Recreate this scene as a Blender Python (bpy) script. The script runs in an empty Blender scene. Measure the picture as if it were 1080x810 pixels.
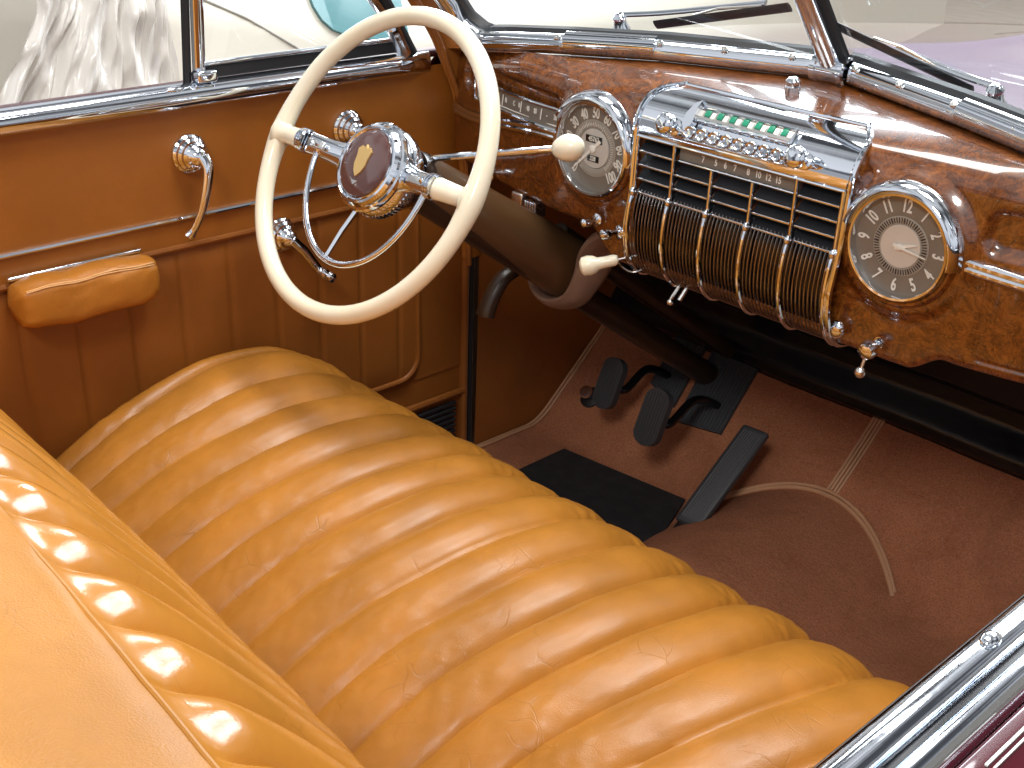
import bpy, bmesh, math, random
import numpy as np
from mathutils import Vector, Matrix, noise
random.seed(4)
S = bpy.context.scene
COL = S.collection
R = math.radians

# ------------------------------------------------------------------ helpers
def smooth01(t):
    t = max(0.0, min(1.0, t)); return t*t*(3-2*t)
def interp(x, xs, ys):
    return float(np.interp(x, xs, ys))

def link(name, me, mat, parent=None, smooth=True, angle=35):
    o = bpy.data.objects.new(name, me); COL.objects.link(o)
    if mat: me.materials.append(mat)
    if smooth:
        for p in me.polygons: p.use_smooth = True
        if angle: me.set_sharp_from_angle(angle=R(angle))
    if parent:
        o.parent = parent
        o.matrix_parent_inverse = Matrix.Translation(-parent_loc(parent))
    return o
def parent_loc(p):
    v = Vector(p.location)
    if p.parent and not p.data: v = v
    return v if p.type == 'EMPTY' else Vector((0, 0, 0)) if p.parent is None else Vector((0, 0, 0))

class MB:
    """collects shapes for ONE mesh"""
    def __init__(s): s.v = []; s.f = []
    def add(s, vs, fs):
        n = len(s.v); s.v += [tuple(v) for v in vs]; s.f += [tuple(i+n for i in f) for f in fs]; return s
    def grid(s, fn, nu, nv, cu=False, cv=False):
        vs = []; fs = []
        for i in range(nu):
            for j in range(nv):
                vs.append(fn(i/(nu if cu else nu-1), j/(nv if cv else nv-1)))
        for i in range(nu if cu else nu-1):
            for j in range(nv if cv else nv-1):
                a = i*nv+j; b = ((i+1) % nu)*nv+j; c = ((i+1) % nu)*nv+(j+1) % nv; d = i*nv+(j+1) % nv
                fs.append((a, b, c, d))
        return s.add(vs, fs)
    def tube(s, pts, rad, seg=10, closed=False, flat=None, up=None):
        """round (or flattened: flat=(a,b), b along up) tube along points"""
        P = [Vector(p) for p in pts]; n = len(P)
        rad = [float(q) for q in rad] if hasattr(rad, "__len__") else [float(rad)]*n
        T = []
        for i in range(n):
            if closed: t = P[(i+1) % n]-P[i-1]
            else: t = P[min(i+1, n-1)]-P[max(i-1, 0)]
            T.append(t.normalized())
        ref = Vector(up) if up else (Vector((0, 0, 1)) if abs(T[0].z) < .9 else Vector((1, 0, 0)))
        N = (ref-ref.dot(T[0])*T[0]).normalized()
        vs = []; fs = []
        for i in range(n):
            if up: N = (Vector(up)-Vector(up).dot(T[i])*T[i]).normalized()
            else: N = (N-N.dot(T[i])*T[i]).normalized()
            B = T[i].cross(N)
            fa, fb = flat if flat else (1, 1)
            for k in range(seg):
                a = 2*math.pi*k/seg
                vs.append(P[i]+rad[i]*(math.cos(a)*fb*N+math.sin(a)*fa*B))
        for i in range(n if closed else n-1):
            for k in range(seg):
                a = i*seg+k; b = i*seg+(k+1) % seg; c = ((i+1) % n)*seg+(k+1) % seg; d = ((i+1) % n)*seg+k
                fs.append((a, b, c, d))
        if not closed:
            fs.append(tuple(range(seg-1, -1, -1))); fs.append(tuple((n-1)*seg+k for k in range(seg)))
        return s.add(vs, fs)
    def lathe(s, prof, o, ax, seg=40, a0=0, a1=360, ref=(0, 0, 1)):
        """prof = [(radius, height along axis)]"""
        o = Vector(o); ax = Vector(ax).normalized(); rf = Vector(ref)
        if abs(rf.dot(ax)) > .95: rf = Vector((1, 0, 0))
        u = (rf-rf.dot(ax)*ax).normalized(); w = ax.cross(u)
        full = abs(a1-a0-360) < 1e-6; n = seg if full else seg+1; m = len(prof)
        vs = []; fs = []
        for i in range(n):
            a = R(a0+(a1-a0)*i/seg)
            for r, h in prof: vs.append(o+ax*h+r*(math.cos(a)*u+math.sin(a)*w))
        for i in range(n if full else n-1):
            for j in range(m-1):
                fs.append((i*m+j, ((i+1) % n)*m+j, ((i+1) % n)*m+j+1, i*m+j+1))
        return s.add(vs, fs)
    def sphere(s, o, r, sc=(1, 1, 1), n=16):
        o = Vector(o)
        return s.grid(lambda u, v: o+Vector((r*sc[0]*math.sin(math.pi*v)*math.cos(2*math.pi*u), r*sc[1]*math.sin(math.pi*v)*math.sin(2*math.pi*u), r*sc[2]*math.cos(math.pi*v))), n, n, cu=True)
    def box(s, c, d, X=(1, 0, 0), Y=(0, 1, 0), Z=(0, 0, 1), bev=0.0):
        bm = bmesh.new(); bmesh.ops.create_cube(bm, size=1)
        for v in bm.verts: v.co = Vector((v.co.x*d[0], v.co.y*d[1], v.co.z*d[2]))
        if bev: bmesh.ops.bevel(bm, geom=bm.edges[:], offset=bev, segments=3, profile=.5, affect='EDGES')
        M = Matrix((Vector(X), Vector(Y), Vector(Z))).transposed(); c = Vector(c)
        bm.verts.index_update()
        vs = [M @ v.co+c for v in bm.verts]; fs = [[v.index for v in f.verts] for f in bm.faces]; bm.free()
        return s.add(vs, fs)
    def prism(s, outline, o, U, V, N, h, bev=0.0):
        """outline [(u,v)] extruded from 0 to h along N"""
        o = Vector(o); U = Vector(U); V = Vector(V); N = Vector(N)
        bm = bmesh.new()
        lo = [bm.verts.new((u, v, 0)) for u, v in outline]
        f = bm.faces.new(lo); r = bmesh.ops.extrude_face_region(bm, geom=[f])
        tv = [e for e in r['geom'] if isinstance(e, bmesh.types.BMVert)]
        for v in tv: v.co.z = h
        if bev:
            te = [e for e in bm.edges if e.verts[0].co.z == h and e.verts[1].co.z == h]
            bmesh.ops.bevel(bm, geom=te, offset=bev, segments=3, profile=.5, affect='EDGES')
        bmesh.ops.recalc_face_normals(bm, faces=bm.faces[:])
        bm.verts.index_update()
        vs = [o+U*v.co.x+V*v.co.y+N*v.co.z for v in bm.verts]; fs = [[v.index for v in f.verts] for f in bm.faces]; bm.free()
        return s.add(vs, fs)
    def build(s, name, mat, parent=None, smooth=True, angle=35, recalc=True):
        me = bpy.data.meshes.new(name); me.from_pydata(s.v, [], s.f)
        if recalc:
            bm = bmesh.new(); bm.from_mesh(me); bmesh.ops.recalc_face_normals(bm, faces=bm.faces[:]); bm.to_mesh(me); bm.free()
        me.update()
        return link(name, me, mat, parent, smooth, angle)

def rrect(w, h, r, n=6):
    pts = []
    for cx, cy, a in ((w/2-r, h/2-r, 0), (-w/2+r, h/2-r, 90), (-w/2+r, -h/2+r, 180), (w/2-r, -h/2+r, 270)):
        for k in range(n+1):
            t = R(a+90*k/n); pts.append((cx+r*math.cos(t), cy+r*math.sin(t)))
    return pts
def curve(pts, n=40):
    """Catmull-Rom through points"""
    P = [Vector(p) for p in pts]; P = [2*P[0]-P[1]]+P+[2*P[-1]-P[-2]]; out = []
    m = len(P)-3
    for i in range(n+1):
        t = i/n*m; k = min(int(t), m-1); t -= k; a, b, c, d = P[k:k+4]
        out.append(.5*((2*b)+(c-a)*t+(2*a-5*b+4*c-d)*t*t+(3*b-a-3*c+d)*t**3))
    return out
def thing(name, label, cat, loc, group=None):
    o = bpy.data.objects.new(name, None); COL.objects.link(o); o.location = loc; o.empty_display_size = .05
    o['label'] = label; o['category'] = cat
    if group: o['group'] = group
    return o
def struct(o): o['kind'] = 'structure'; return o
def text(name, items, mat, parent, ext=.0004):
    """items: (string, origin, X axis, Y axis, size, x-scale); joined into ONE mesh"""
    vs = []; fs = []
    for st, o, X, Y, size, sx in items:
        cu = bpy.data.curves.new('t', 'FONT'); cu.body = st; cu.size = size; cu.align_x = 'CENTER'; cu.align_y = 'CENTER'; cu.extrude = ext; cu.offset = size*.022
        ob = bpy.data.objects.new('t', cu); COL.objects.link(ob)
        dg = bpy.context.evaluated_depsgraph_get(); me = bpy.data.meshes.new_from_object(ob.evaluated_get(dg))
        X = Vector(X).normalized(); Y = Vector(Y).normalized(); N = X.cross(Y); n = len(vs)
        for v in me.vertices: vs.append(tuple(Vector(o)+X*v.co.x*sx+Y*v.co.y+N*v.co.z))
        for p in me.polygons: fs.append(tuple(i+n for i in p.vertices))
        bpy.data.objects.remove(ob); bpy.data.curves.remove(cu); bpy.data.meshes.remove(me)
    me = bpy.data.meshes.new(name); me.from_pydata(vs, [], fs); me.update()
    return link(name, me, mat, parent, smooth=False)

# ------------------------------------------------------------------ materials
def mat(name, col=(.8, .8, .8), rough=.5, metal=0, **kw):
    m = bpy.data.materials.new(name); m.use_nodes = True
    b = m.node_tree.nodes['Principled BSDF']
    b.inputs['Base Color'].default_value = (*col, 1); b.inputs['Roughness'].default_value = rough; b.inputs['Metallic'].default_value = metal
    for k, v in kw.items(): b.inputs[k.replace('_', ' ')].default_value = v
    return m
class N:
    def __init__(s, m): s.t = m.node_tree; s.b = s.t.nodes['Principled BSDF']
    def n(s, kind, **kw):
        o = s.t.nodes.new(kind)
        for k, v in kw.items():
            if k.startswith('_'): setattr(o, k[1:], v)
            else: o.inputs[k.replace('_', ' ')].default_value = v
        return o
    def l(s, a, b): s.t.links.new(a, b)
    def coord(s, scale=(1, 1, 1)):
        tc = s.n('ShaderNodeTexCoord'); mp = s.n('ShaderNodeMapping'); mp.inputs['Scale'].default_value = scale
        s.l(tc.outputs['Object'], mp.inputs['Vector']); return mp.outputs['Vector']
    def noise(s, co, scale, detail=4, rough=.55, dist=0):
        o = s.n('ShaderNodeTexNoise', Scale=scale, Detail=detail, Roughness=rough, Distortion=dist); s.l(co, o.inputs['Vector']); return o.outputs['Fac']
    def ramp(s, fac, stops):
        o = s.n('ShaderNodeValToRGB'); e = o.color_ramp.elements
        while len(e) < len(stops): e.new(.5)
        for k, (p, c) in enumerate(stops): e[k].position = p; e[k].color = (*c, 1) if len(c) == 3 else c
        s.l(fac, o.inputs['Fac']); return o.outputs['Color']
    def math(s, op, a, b=None):
        o = s.n('ShaderNodeMath', _operation=op)
        for i, x in enumerate((a, b)):
            if x is None: continue
            if isinstance(x, (int, float)): o.inputs[i].default_value = x
            else: s.l(x, o.inputs[i])
        return o.outputs[0]
    def mix(s, f, a, b, mode='MIX'):
        o = s.n('ShaderNodeMix', _data_type='RGBA', _blend_type=mode)
        for i, x in ((0, f), (6, a), (7, b)):
            if isinstance(x, tuple): o.inputs[i].default_value = (*x, 1)
            elif isinstance(x, (int, float)): o.inputs[i].default_value = x
            else: s.l(x, o.inputs[i])
        return o.outputs[2]
    def bump(s, h, strength, dist, prev=None):
        o = s.n('ShaderNodeBump', Strength=strength, Distance=dist); s.l(h, o.inputs['Height'])
        if prev: s.l(prev, o.inputs['Normal'])
        return o.outputs['Normal']

def leather(name, col, rough=.42, crease=0.0, var=.12, grain=.25, spec=.5):
    m = mat(name, col, rough, Specular_IOR_Level=spec); g = N(m); co = g.coord()
    a = g.noise(co, 9, 5); f = g.noise(co, 70, 3)
    dark = tuple(c*(1-var*2) for c in col); lite = tuple(min(1, c*(1+var)) for c in col)
    c = g.mix(g.ramp(a, [(.3, (0, 0, 0)), (.7, (1, 1, 1))]), dark, lite)
    c = g.mix(g.math('MULTIPLY', f, .35), c, tuple(x*.72 for x in col))
    # fine leather grain
    vo = g.n('ShaderNodeTexVoronoi', Scale=620); g.l(co, vo.inputs['Vector'])
    nb = g.bump(vo.outputs['Distance'], grain, .0004)
    ro = g.math('ADD', g.math('MULTIPLY', g.noise(co, 26, 4), .22), rough-.11)
    if crease:
        # fine wear creases: warped cell borders, only where the hide is worn
        wz = g.n('ShaderNodeTexNoise', Scale=9, Detail=2); g.l(co, wz.inputs['Vector'])
        wv = g.n('ShaderNodeMix', _data_type='VECTOR'); wv.inputs[0].default_value = .09; cz = g.coord((.75, 1.0, 1.0)); g.l(cz, wv.inputs[4]); g.l(wz.outputs['Color'], wv.inputs[5])
        cs = None
        for sc, w, lo in ((24, .022, .53), (52, .04, .57)):
            vq = g.n('ShaderNodeTexVoronoi', Scale=sc, _feature='DISTANCE_TO_EDGE'); g.l(wv.outputs[1], vq.inputs['Vector'])
            ln = g.ramp(vq.outputs['Distance'], [(0, (1, 1, 1)), (w, (0, 0, 0))])
            mk = g.ramp(g.noise(co, 13 if sc < 40 else 8, 3, .6), [(lo, (0, 0, 0)), (lo+.13, (1, 1, 1))])
            ln = g.math('MULTIPLY', ln, mk); cs = ln if cs is None else g.math('MAXIMUM', cs, ln)
        nb = g.bump(g.math('SUBTRACT', 1.0, cs), crease, .0009, nb)
        nb = g.bump(g.noise(co, 44, 4, .6), .07, .0035, nb)
        c = g.mix(g.math('MULTIPLY', cs, .30), c, tuple(x*.5 for x in col))
    g.l(c, g.b.inputs['Base Color']); g.l(nb, g.b.inputs['Normal']); g.l(ro, g.b.inputs['Roughness'])
    return m
M = {}
M['seat'] = leather('seat_leather', (.455, .184, .0255), .35, crease=.28, var=.12, spec=.42)
M['seat_plain'] = leather('seat_leather_plain', (.485, .205, .034), .40, crease=.12, var=.10, spec=.35, grain=.5)
M['seat_back'] = leather('seat_back_leather', (.52, .212, .032), .17, crease=.10, var=.08, grain=.10)
M['door'] = leather('door_leather', (.335, .110, .0135), .42, var=.08, grain=.15)
M['doorpleat'] = leather('door_pleat_leather', (.265, .084, .0115), .44, var=.08, grain=.15)
M['arm'] = leather('armrest_leather', (.46, .172, .022), .36, crease=.12, var=.10)
M['kick'] = leather('side_panel_leather', (.33, .110, .020), .5, var=.08, grain=.15)
M['piping'] = leather('carpet_binding', (.66, .36, .20), .5, var=.1)
M['stitch'] = mat('stitch_thread', (.72, .40, .16), .6)

def chrome(name, col=(.86, .86, .87), rough=.05):
    m = mat(name, col, rough, 1); g = N(m); co = g.coord()
    g.l(g.math('ADD', g.math('MULTIPLY', g.noise(co, 60, 5), .06), rough-.015), g.b.inputs['Roughness'])
    g.l(g.bump(g.noise(co, 45, 2), .05, .002), g.b.inputs['Normal'])
    return m
M['chrome'] = chrome('chrome', (.78, .82, .88))
M['steel'] = chrome('brushed_silver', (.80, .79, .76), .22)
M['coppery'] = chrome('grille_bar_plating', (.30, .275, .262), .2)
M['black'] = mat('black_paint', (.006, .006, .008), .16)
M['rubber'] = mat('black_rubber', (.013, .014, .017), .55)
M['plate'] = mat('boot_plate_rubber', (.050, .055, .064), .5)
M['pedal'] = mat('pedal_rubber', (.048, .051, .057), .45)
M['louver'] = mat('louver_black', (.016, .019, .024), .33)
M['fwall'] = mat('firewall_black', (.007, .009, .012), .25)
g = N(M['fwall']); co = g.coord(); g.l(g.bump(g.noise(co, 14, 3), .10, .02), g.b.inputs['Normal'])
M['brown'] = mat('column_brown_paint', (.105, .054, .023), .30, Coat_Weight=.5, Coat_Roughness=.15)
M['brownlite'] = mat('bracket_brown_paint', (.22, .140, .105), .28, Coat_Weight=.6, Coat_Roughness=.1)
M['browndark'] = mat('column_tube_paint', (.030, .016, .009), .3)
M['ivory'] = mat('ivory_plastic', (.86, .77, .56), .22, Subsurface_Weight=.15, Subsurface_Scale=.01, Coat_Weight=.4, Coat_Roughness=.08)
M['ivory'].node_tree.nodes['Principled BSDF'].inputs['Subsurface Radius'].default_value = (1, .7, .4)
g = N(M['ivory']); co = g.coord(); g.l(g.mix(g.ramp(g.noise(co, 11, 4), [(.35, (0, 0, 0)), (.7, (1, 1, 1))]), (.86, .80, .64), (.82, .74, .55)), g.b.inputs['Base Color'])
g.l(g.math('ADD', g.math('MULTIPLY', g.noise(co, 30, 3), .14), .15), g.b.inputs['Roughness'])

def wood(name, dark=1.0):
    m = mat(name, (.2, .06, .015), .24, Coat_Weight=1.0, Coat_Roughness=.03, Coat_IOR=1.55); g = N(m); co = g.coord((1, 1, 1))
    warp = g.n('ShaderNodeTexNoise', Scale=11, Detail=3); g.l(co, warp.inputs['Vector'])
    ad = g.n('ShaderNodeMix', _data_type='VECTOR'); ad.inputs[0].default_value = .10
    g.l(co, ad.inputs[4]); g.l(warp.outputs['Color'], ad.inputs[5]); wc = ad.outputs[1]
    a = g.noise(wc, 36, 8, .7, 1.0)          # burl clouds
    b = g.noise(wc, 130, 6, .7, 1.2)           # mottling
    f = g.noise(wc, 260, 3, .7, .4)           # specks
    c = g.ramp(a, [(.30, (.026, .007, .002)), (.44, (.085, .022, .004)), (.55, (.23, .066, .010)), (.72, (.46, .155, .026))])
    c2 = g.ramp(b, [(.33, (.018, .005, .002)), (.5, (.15, .042, .007)), (.70, (.38, .120, .019))])
    c = g.mix(.55, c, c2)
    c = g.mix(g.ramp(f, [(.58, (0, 0, 0)), (.72, (1, 1, 1))]), c, (.035, .011, .004))
    vo = g.n('ShaderNodeTexVoronoi', Scale=60); g.l(wc, vo.inputs['Vector'])
    c = g.mix(g.ramp(vo.outputs['Distance'], [(.0, (.45, .45, .45)), (.22, (0, 0, 0))]), c, (.045, .014, .005))
    g.l(c, g.b.inputs['Base Color'])
    g.l(g.bump(g.noise(co, 20, 2), .04, .01), g.b.inputs['Coat Normal'])
    return m
M['wood'] = wood('burl_wood_grain')

def carpet():
    m = mat('brown_carpet', (.23, .095, .048), .95, Sheen_Weight=.0, Sheen_Roughness=.5); g = N(m); co = g.coord()
    m.node_tree.nodes['Principled BSDF'].inputs['Sheen Tint'].default_value = (.8, .5, .35, 1)
    a = g.noise(co, 7, 6, .65, .8); b = g.noise(co, 900, 2); d = g.noise(co, 120, 4, .7)
    c = g.mix(g.ramp(a, [(.32, (0, 0, 0)), (.68, (1, 1, 1))]), (.42, .142, .060), (.62, .236, .110))
    c = g.mix(g.ramp(d, [(.35, (0, 0, 0)), (.7, (.8, .8, .8))]), c, (.58, .245, .13))
    fb = g.noise(co, 420, 3, .75)
    c = g.mix(g.ramp(fb, [(.42, (0, 0, 0)), (.66, (.75, .75, .75))]), c, (.20, .070, .031))
    c = g.mix(g.ramp(g.noise(co, 4, 5, .7, .6), [(.50, (0, 0, 0)), (.75, (.45, .45, .45))]), c, (.22, .082, .042))
    sp = g.noise(co, 300, 1); c = g.mix(g.ramp(sp, [(.785, (0, 0, 0)), (.82, (.6, .6, .6))]), c, (.62, .50, .42))
    g.l(c, g.b.inputs['Base Color'])
    nb = g.bump(fb, .7, .002); nb = g.bump(d, .7, .004, nb); nb = g.bump(g.noise(co, 12, 3), .25, .012, nb); g.l(nb, g.b.inputs['Normal'])
    return m
M['carpet'] = carpet()
def matrub():
    m = mat('worn_black_mat', (.012, .012, .014), .7); g = N(m); co = g.coord()
    c = g.mix(g.ramp(g.noise(co, 30, 6, .7), [(.45, (0, 0, 0)), (.8, (.5, .5, .5))]), (.017, .017, .020), (.060, .057, .057))
    c = g.mix(g.ramp(g.noise(co, 420, 1), [(.76, (0, 0, 0)), (.82, (.5, .5, .5))]), c, (.25, .18, .14))
    g.l(c, g.b.inputs['Base Color']); g.l(g.bump(g.noise(co, 600, 2), .6, .001), g.b.inputs['Normal']); return m
M['mat'] = matrub()
M['paint'] = mat('burgundy_paint', (.085, .004, .011), .25, Coat_Weight=1, Coat_Roughness=.03)
M['sill'] = mat('burgundy_sill', (.05, .004, .008), .5)
M['cream'] = mat('cream_paint', (.80, .76, .66), .3, Coat_Weight=1, Coat_Roughness=.03)
M['greycar'] = mat('grey_paint', (.20, .20, .27), .3, Coat_Weight=1, Coat_Roughness=.03)
M['glass'] = mat('clear_glass', (1, 1, 1), 0, Transmission_Weight=1, IOR=1.0)
def thin_glass(name, tint):
    m = bpy.data.materials.new(name); m.use_nodes = True; t = m.node_tree; t.nodes.clear()
    o = t.nodes.new('ShaderNodeOutputMaterial'); mx = t.nodes.new('ShaderNodeMixShader'); tr = t.nodes.new('ShaderNodeBsdfTransparent'); gl = t.nodes.new('ShaderNodeBsdfGlossy'); fr = t.nodes.new('ShaderNodeFresnel')
    tr.inputs['Color'].default_value = (*tint, 1); gl.inputs['Roughness'].default_value = 0; ge = t.nodes.new('ShaderNodeNewGeometry'); ml = t.nodes.new('ShaderNodeMath'); ml.operation = 'MULTIPLY_ADD'; ml.inputs[1].default_value = -.8333; ml.inputs[2].default_value = 1.5; t.links.new(ge.outputs['Backfacing'], ml.inputs[0]); t.links.new(ml.outputs[0], fr.inputs['IOR'])
    t.links.new(fr.outputs[0], mx.inputs[0]); t.links.new(tr.outputs[0], mx.inputs[1]); t.links.new(gl.outputs[0], mx.inputs[2]); t.links.new(mx.outputs[0], o.inputs[0]); return m
M['glass'] = thin_glass('window_glass', (.96, .98, .97))
M['lens'] = thin_glass('gauge_glass', (.98, .98, .97))
M['tealglass'] = mat('tinted_car_glass', (.12, .27, .29), .12, Specular_IOR_Level=.25)
M['white'] = mat('numeral_white', (.86, .85, .80), .5)
M['needle'] = mat('needle_white', (.9, .88, .82), .4)
def dialface():
    m = mat('dial_taupe', (.16, .125, .095), .35, .35); g = N(m)
    return m
M['dial'] = mat('dial_taupe', (.20, .175, .147), .42)
M['dialring'] = mat('dial_ring', (.34, .32, .285), .45)
M['disc'] = mat('dial_silver', (.70, .69, .66), .38, .25)
M['green'] = mat('push_button_green', (.02, .30, .17), .3)
M['red'] = mat('emblem_burgundy', (.10, .045, .040), .12, Coat_Weight=1, Coat_Roughness=.03)
M['gold'] = mat('emblem_gold', (.80, .55, .22), .3, .6)
M['tape'] = mat('blue_masking_tape', (.08, .27, .75), .6)
M['wall'] = mat('white_wall', (.86, .87, .88), .9)
M['beigewall'] = mat('beige_wall', (.74, .70, .62), .9)
def plank():
    m = mat('pale_planks', (.52, .47, .41), .7); g = N(m); co = g.coord((1, 7, 1))
    g.l(g.mix(g.noise(co, 3, 4), (.30, .26, .22), (.50, .45, .39)), g.b.inputs['Base Color']); return m
M['floor'] = plank()
def plastic():
    m = mat('plastic_film', (.82, .79, .74), .22, Transmission_Weight=.25, Coat_Weight=.5); return m
M['film'] = plastic()

# ------------------------------------------------------------------ camera
CX = Vector((.9452, -1.0003, 1.2184)); yaw, pit, rol = R(46.0631), R(25.8143), R(1.9704)
fw = Vector((-math.sin(yaw)*math.cos(pit), math.cos(yaw)*math.cos(pit), -math.sin(pit)))
rt = Vector((math.cos(yaw), math.sin(yaw), 0)); up = rt.cross(fw)
r2 = math.cos(rol)*rt+math.sin(rol)*up; u2 = -math.sin(rol)*rt+math.cos(rol)*up
cam = bpy.data.objects.new('camera', bpy.data.cameras.new('camera')); COL.objects.link(cam)
cam.matrix_world = Matrix.Translation(CX) @ Matrix((r2, u2, -fw)).transposed().to_4x4()
cam.data.sensor_width = 36; cam.data.lens = 36*1289.09/1080; cam.data.clip_start = .02; cam.data.clip_end = 200
S.camera = cam

# ================================================================== BENCH SEAT
GF = [-.658, -.55, -.45, -.363, -.278, -.20, -.128, -.055, .024, .104, .187, .268, .354, .445, .535, .620]
GR = [-.635, -.564, -.493, -.415, -.343, -.270, -.195, -.120, -.045, .030, .105, .18, .256, .332, .41, .49]
GF = [-.71]+GF+[.70]; GR = [-.705]+GR+[.62]
CP = curve([(0, -.52, .20), (0, -.45, .255), (0, -.364, .302), (0, -.274, .343), (0, -.139, .376), (0, -.04, .372), (0, .021, .352), (0, .075, .313), (0, .105, .262), (0, .112, .20), (0, .108, .10)], 100)
seat = thing('bench_seat', 'tan leather bench seat with pleated cushion and backrest across the car', 'seat', (0, -.3, 0))
def cushion(u, v):
    n = len(GF)-1; t = u*n; k = min(int(t), n-1); f = t-k
    # denser samples near grooves
    f = .5-.5*math.cos(math.pi*f) if False else f
    q = v*(len(CP)-1); i = min(int(q), len(CP)-2); p = CP[i].lerp(CP[i+1], q-i)
    tg = (CP[min(i+2, len(CP)-1)]-CP[max(i-1, 0)]).normalized(); nr = Vector((0, -tg.z, tg.y))
    w = smooth01((p.y+.42)/.42)
    xr = GR[k]+(GR[k+1]-GR[k])*f; xf = GF[k]+(GF[k+1]-GF[k])*f
    x = xr+(xf-xr)*w
    amp = .0145*(.75+.5*w)*(1+.25*noise.noise(Vector((k*3.1, p.y*3, 1))))
    d = abs(2*f-1); h = amp*((1-d**2.3)**.75)
    # pinches where the pleats turn over the front edge
    fr = math.exp(-((p.y-.045)/.05)**2)
    h += fr*.0035*noise.noise(Vector((x*55, v*60, 3)))*(d**.5)
    h += .0014*noise.noise(Vector((x*14, p.y*16, 5)))
    # creases near the back of the pleats
    rr = math.exp(-((p.y+.30)/.13)**2)
    h += rr*(.0013*noise.noise(Vector((x*52+p.y*44, p.y*26-x*16, 9)))-.0012*max(0, .25-abs(noise.noise(Vector((x*34+p.y*30, p.y*22-x*20, 4)))))*4)
    e = max(0, abs(x)-.655)/.045
    z = p.z-.035*min(1.6, e)**2
    return Vector((x, p.y, z))+nr*h
MB().grid(cushion, 18*20+1, 150).build('cushion', M['seat'], seat, angle=48)

BP = curve([(0, -.412, .16), (0, -.449, .27), (0, -.483, .37), (0, -.530, .48), (0, -.588, .575), (0, -.642, .652), (0, -.696, .7215), (0, -.742, .7635)], 90)
PB = .0712; bx0 = .144-PB*12; NB = 20
def sag(x): return -.12*max(0, x+.2)**1.5+.010*smooth01((-x-.15)/.4)
def backpleat(u, v):
    t = u*NB; k = min(int(t), NB-1); f = t-k; x = bx0+PB*(k+f)
    q = v*(len(BP)-1); i = min(int(q), len(BP)-2); p = BP[i].lerp(BP[i+1], q-i)
    tg = (BP[min(i+2, len(BP)-1)]-BP[max(i-1, 0)]).normalized(); nr = Vector((0, tg.z, -tg.y))
    env = smooth01((1-v)/.13+.08)
    d = abs(2*f-1); h = (.0185*((1-d**2.1)**.85)-.005)*env
    h += .0016*noise.noise(Vector((x*13, p.z*13, 2)))
    return Vector((x, p.y, p.z+sag(x)))+nr*h
bk = MB().grid(backpleat, NB*20+1, 110).build('backrest', M['seat_back'], seat, angle=48)
TP = curve([(0, -.7415, .7625), (0, -.7500, .7672), (0, -.775, .7755), (0, -.82, .786), (0, -.88, .789), (0, -.95, .777), (0, -1.01, .73), (0, -1.03, .63), (0, -1.03, .33)], 80)
def roll(u, v):
    x = bx0+NB*PB*u; p = TP[min(80, int(v*80+.01))]
    sc = .0035*abs(math.cos(math.pi*(x-bx0)/PB+math.pi/2))*min(1, v*30)*math.exp(-v*14)
    return Vector((x, p.y, p.z+sag(x)+sc+.003*noise.noise(Vector((u*9, v*6, 1)))))
MB().grid(roll, NB*10+1, 81).build('backrest_roll', M['seat_plain'], bk, angle=0)

MB().tube([Vector((bx0+NB*PB*i/120, -.7440, .7632+sag(bx0+NB*PB*i/120)+.0008*abs(math.sin(math.pi*i/6)))) for i in range(121)], .0024, 8).build('backrest_seam', M['seat_plain'], bk)

# ================================================================== DRIVER DOOR
DX = -.715
body = thing('convertible', 'open burgundy convertible whose cabin, doors and hood surround the tan seat', 'car', (0, .8, -.36))
def bulge(y, z): return .012*math.cos((z-.4)*2.2)-.010
def dp(y, z, o=0): return Vector((DX+bulge(y, z)+o, y, z))
door = MB().grid(lambda u, v: dp(-1.2+1.66*u, .612+.175*v), 30, 12).build('door', M['door'], body); door['label'] = 'driver door with tan leather trim, armrest and vent window'
MB().grid(lambda u, v: dp(-1.2+1.66*u, .566+.048*v, -.001), 30, 6).build('middle_band', M['door'], door)
MB().tube([dp(-1.2+1.54*i/20, .6118, .003) for i in range(21)], .0045, 8, flat=(1, .8)).build('trim_strip', M['chrome'], door)
# pleated lower field with rounded front corner
pl0 = -.221-.0868*12
def pleat(u, v):
    y = -1.2+1.542*u; z = .195+.369*v
    f = ((y-pl0)/.0868) % 1; d = abs(2*f-1)
    return dp(y, z, -.003+.0065*(1-d**18)*min(1, 12*min(v, 1-v)+.1))
MB().grid(pleat, 18*18, 24).build('pleated_panel', M['doorpleat'], door, angle=0)
MB().grid(lambda u, v: dp(-1.2+1.66*u, .0+.20*v, -.0045), 20, 8).grid(lambda u, v: dp(.338+.124*u, .19+.38*v, -.002), 10, 12).build('lower_panel', M['doorpleat'], door)
rc = .045
pp = [(-1.2, .566)]+[(.34-rc+rc*math.cos(a), .566-rc+rc*math.sin(a)) for a in np.linspace(math.pi/2, 0, 8)]+[(.343-rc+rc*math.cos(a), .202+rc+rc*math.sin(a)) for a in np.linspace(0, -math.pi/2, 8)]+[(-1.2, .202)]
MB().tube([dp(y, z, .003) for y, z in pp], .0052, 8).build('piping', M['doorpleat'], door)
pp2 = [(-1.2, .583), (.34, .581), (.375, .57), (.385, .54), (.385, .20)]
MB().tube([dp(-1.2, .135, .004), dp(.46, .135, .004)], .007, 8).build('kick_welt', M['doorpleat'], door)
k = MB()
for i in range(9): k.tube([dp(-1.2, .012+.0125*i, .002), dp(.44, .012+.0125*i, .002)], .005, 6)
k.build('scuff_plate', M['rubber'], door)
k = MB(); k.box((DX-.006, .463, .40), (.030, .014, .80), bev=.006); k.build('edge_welt', M['kick'], door)
k = MB()
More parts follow.
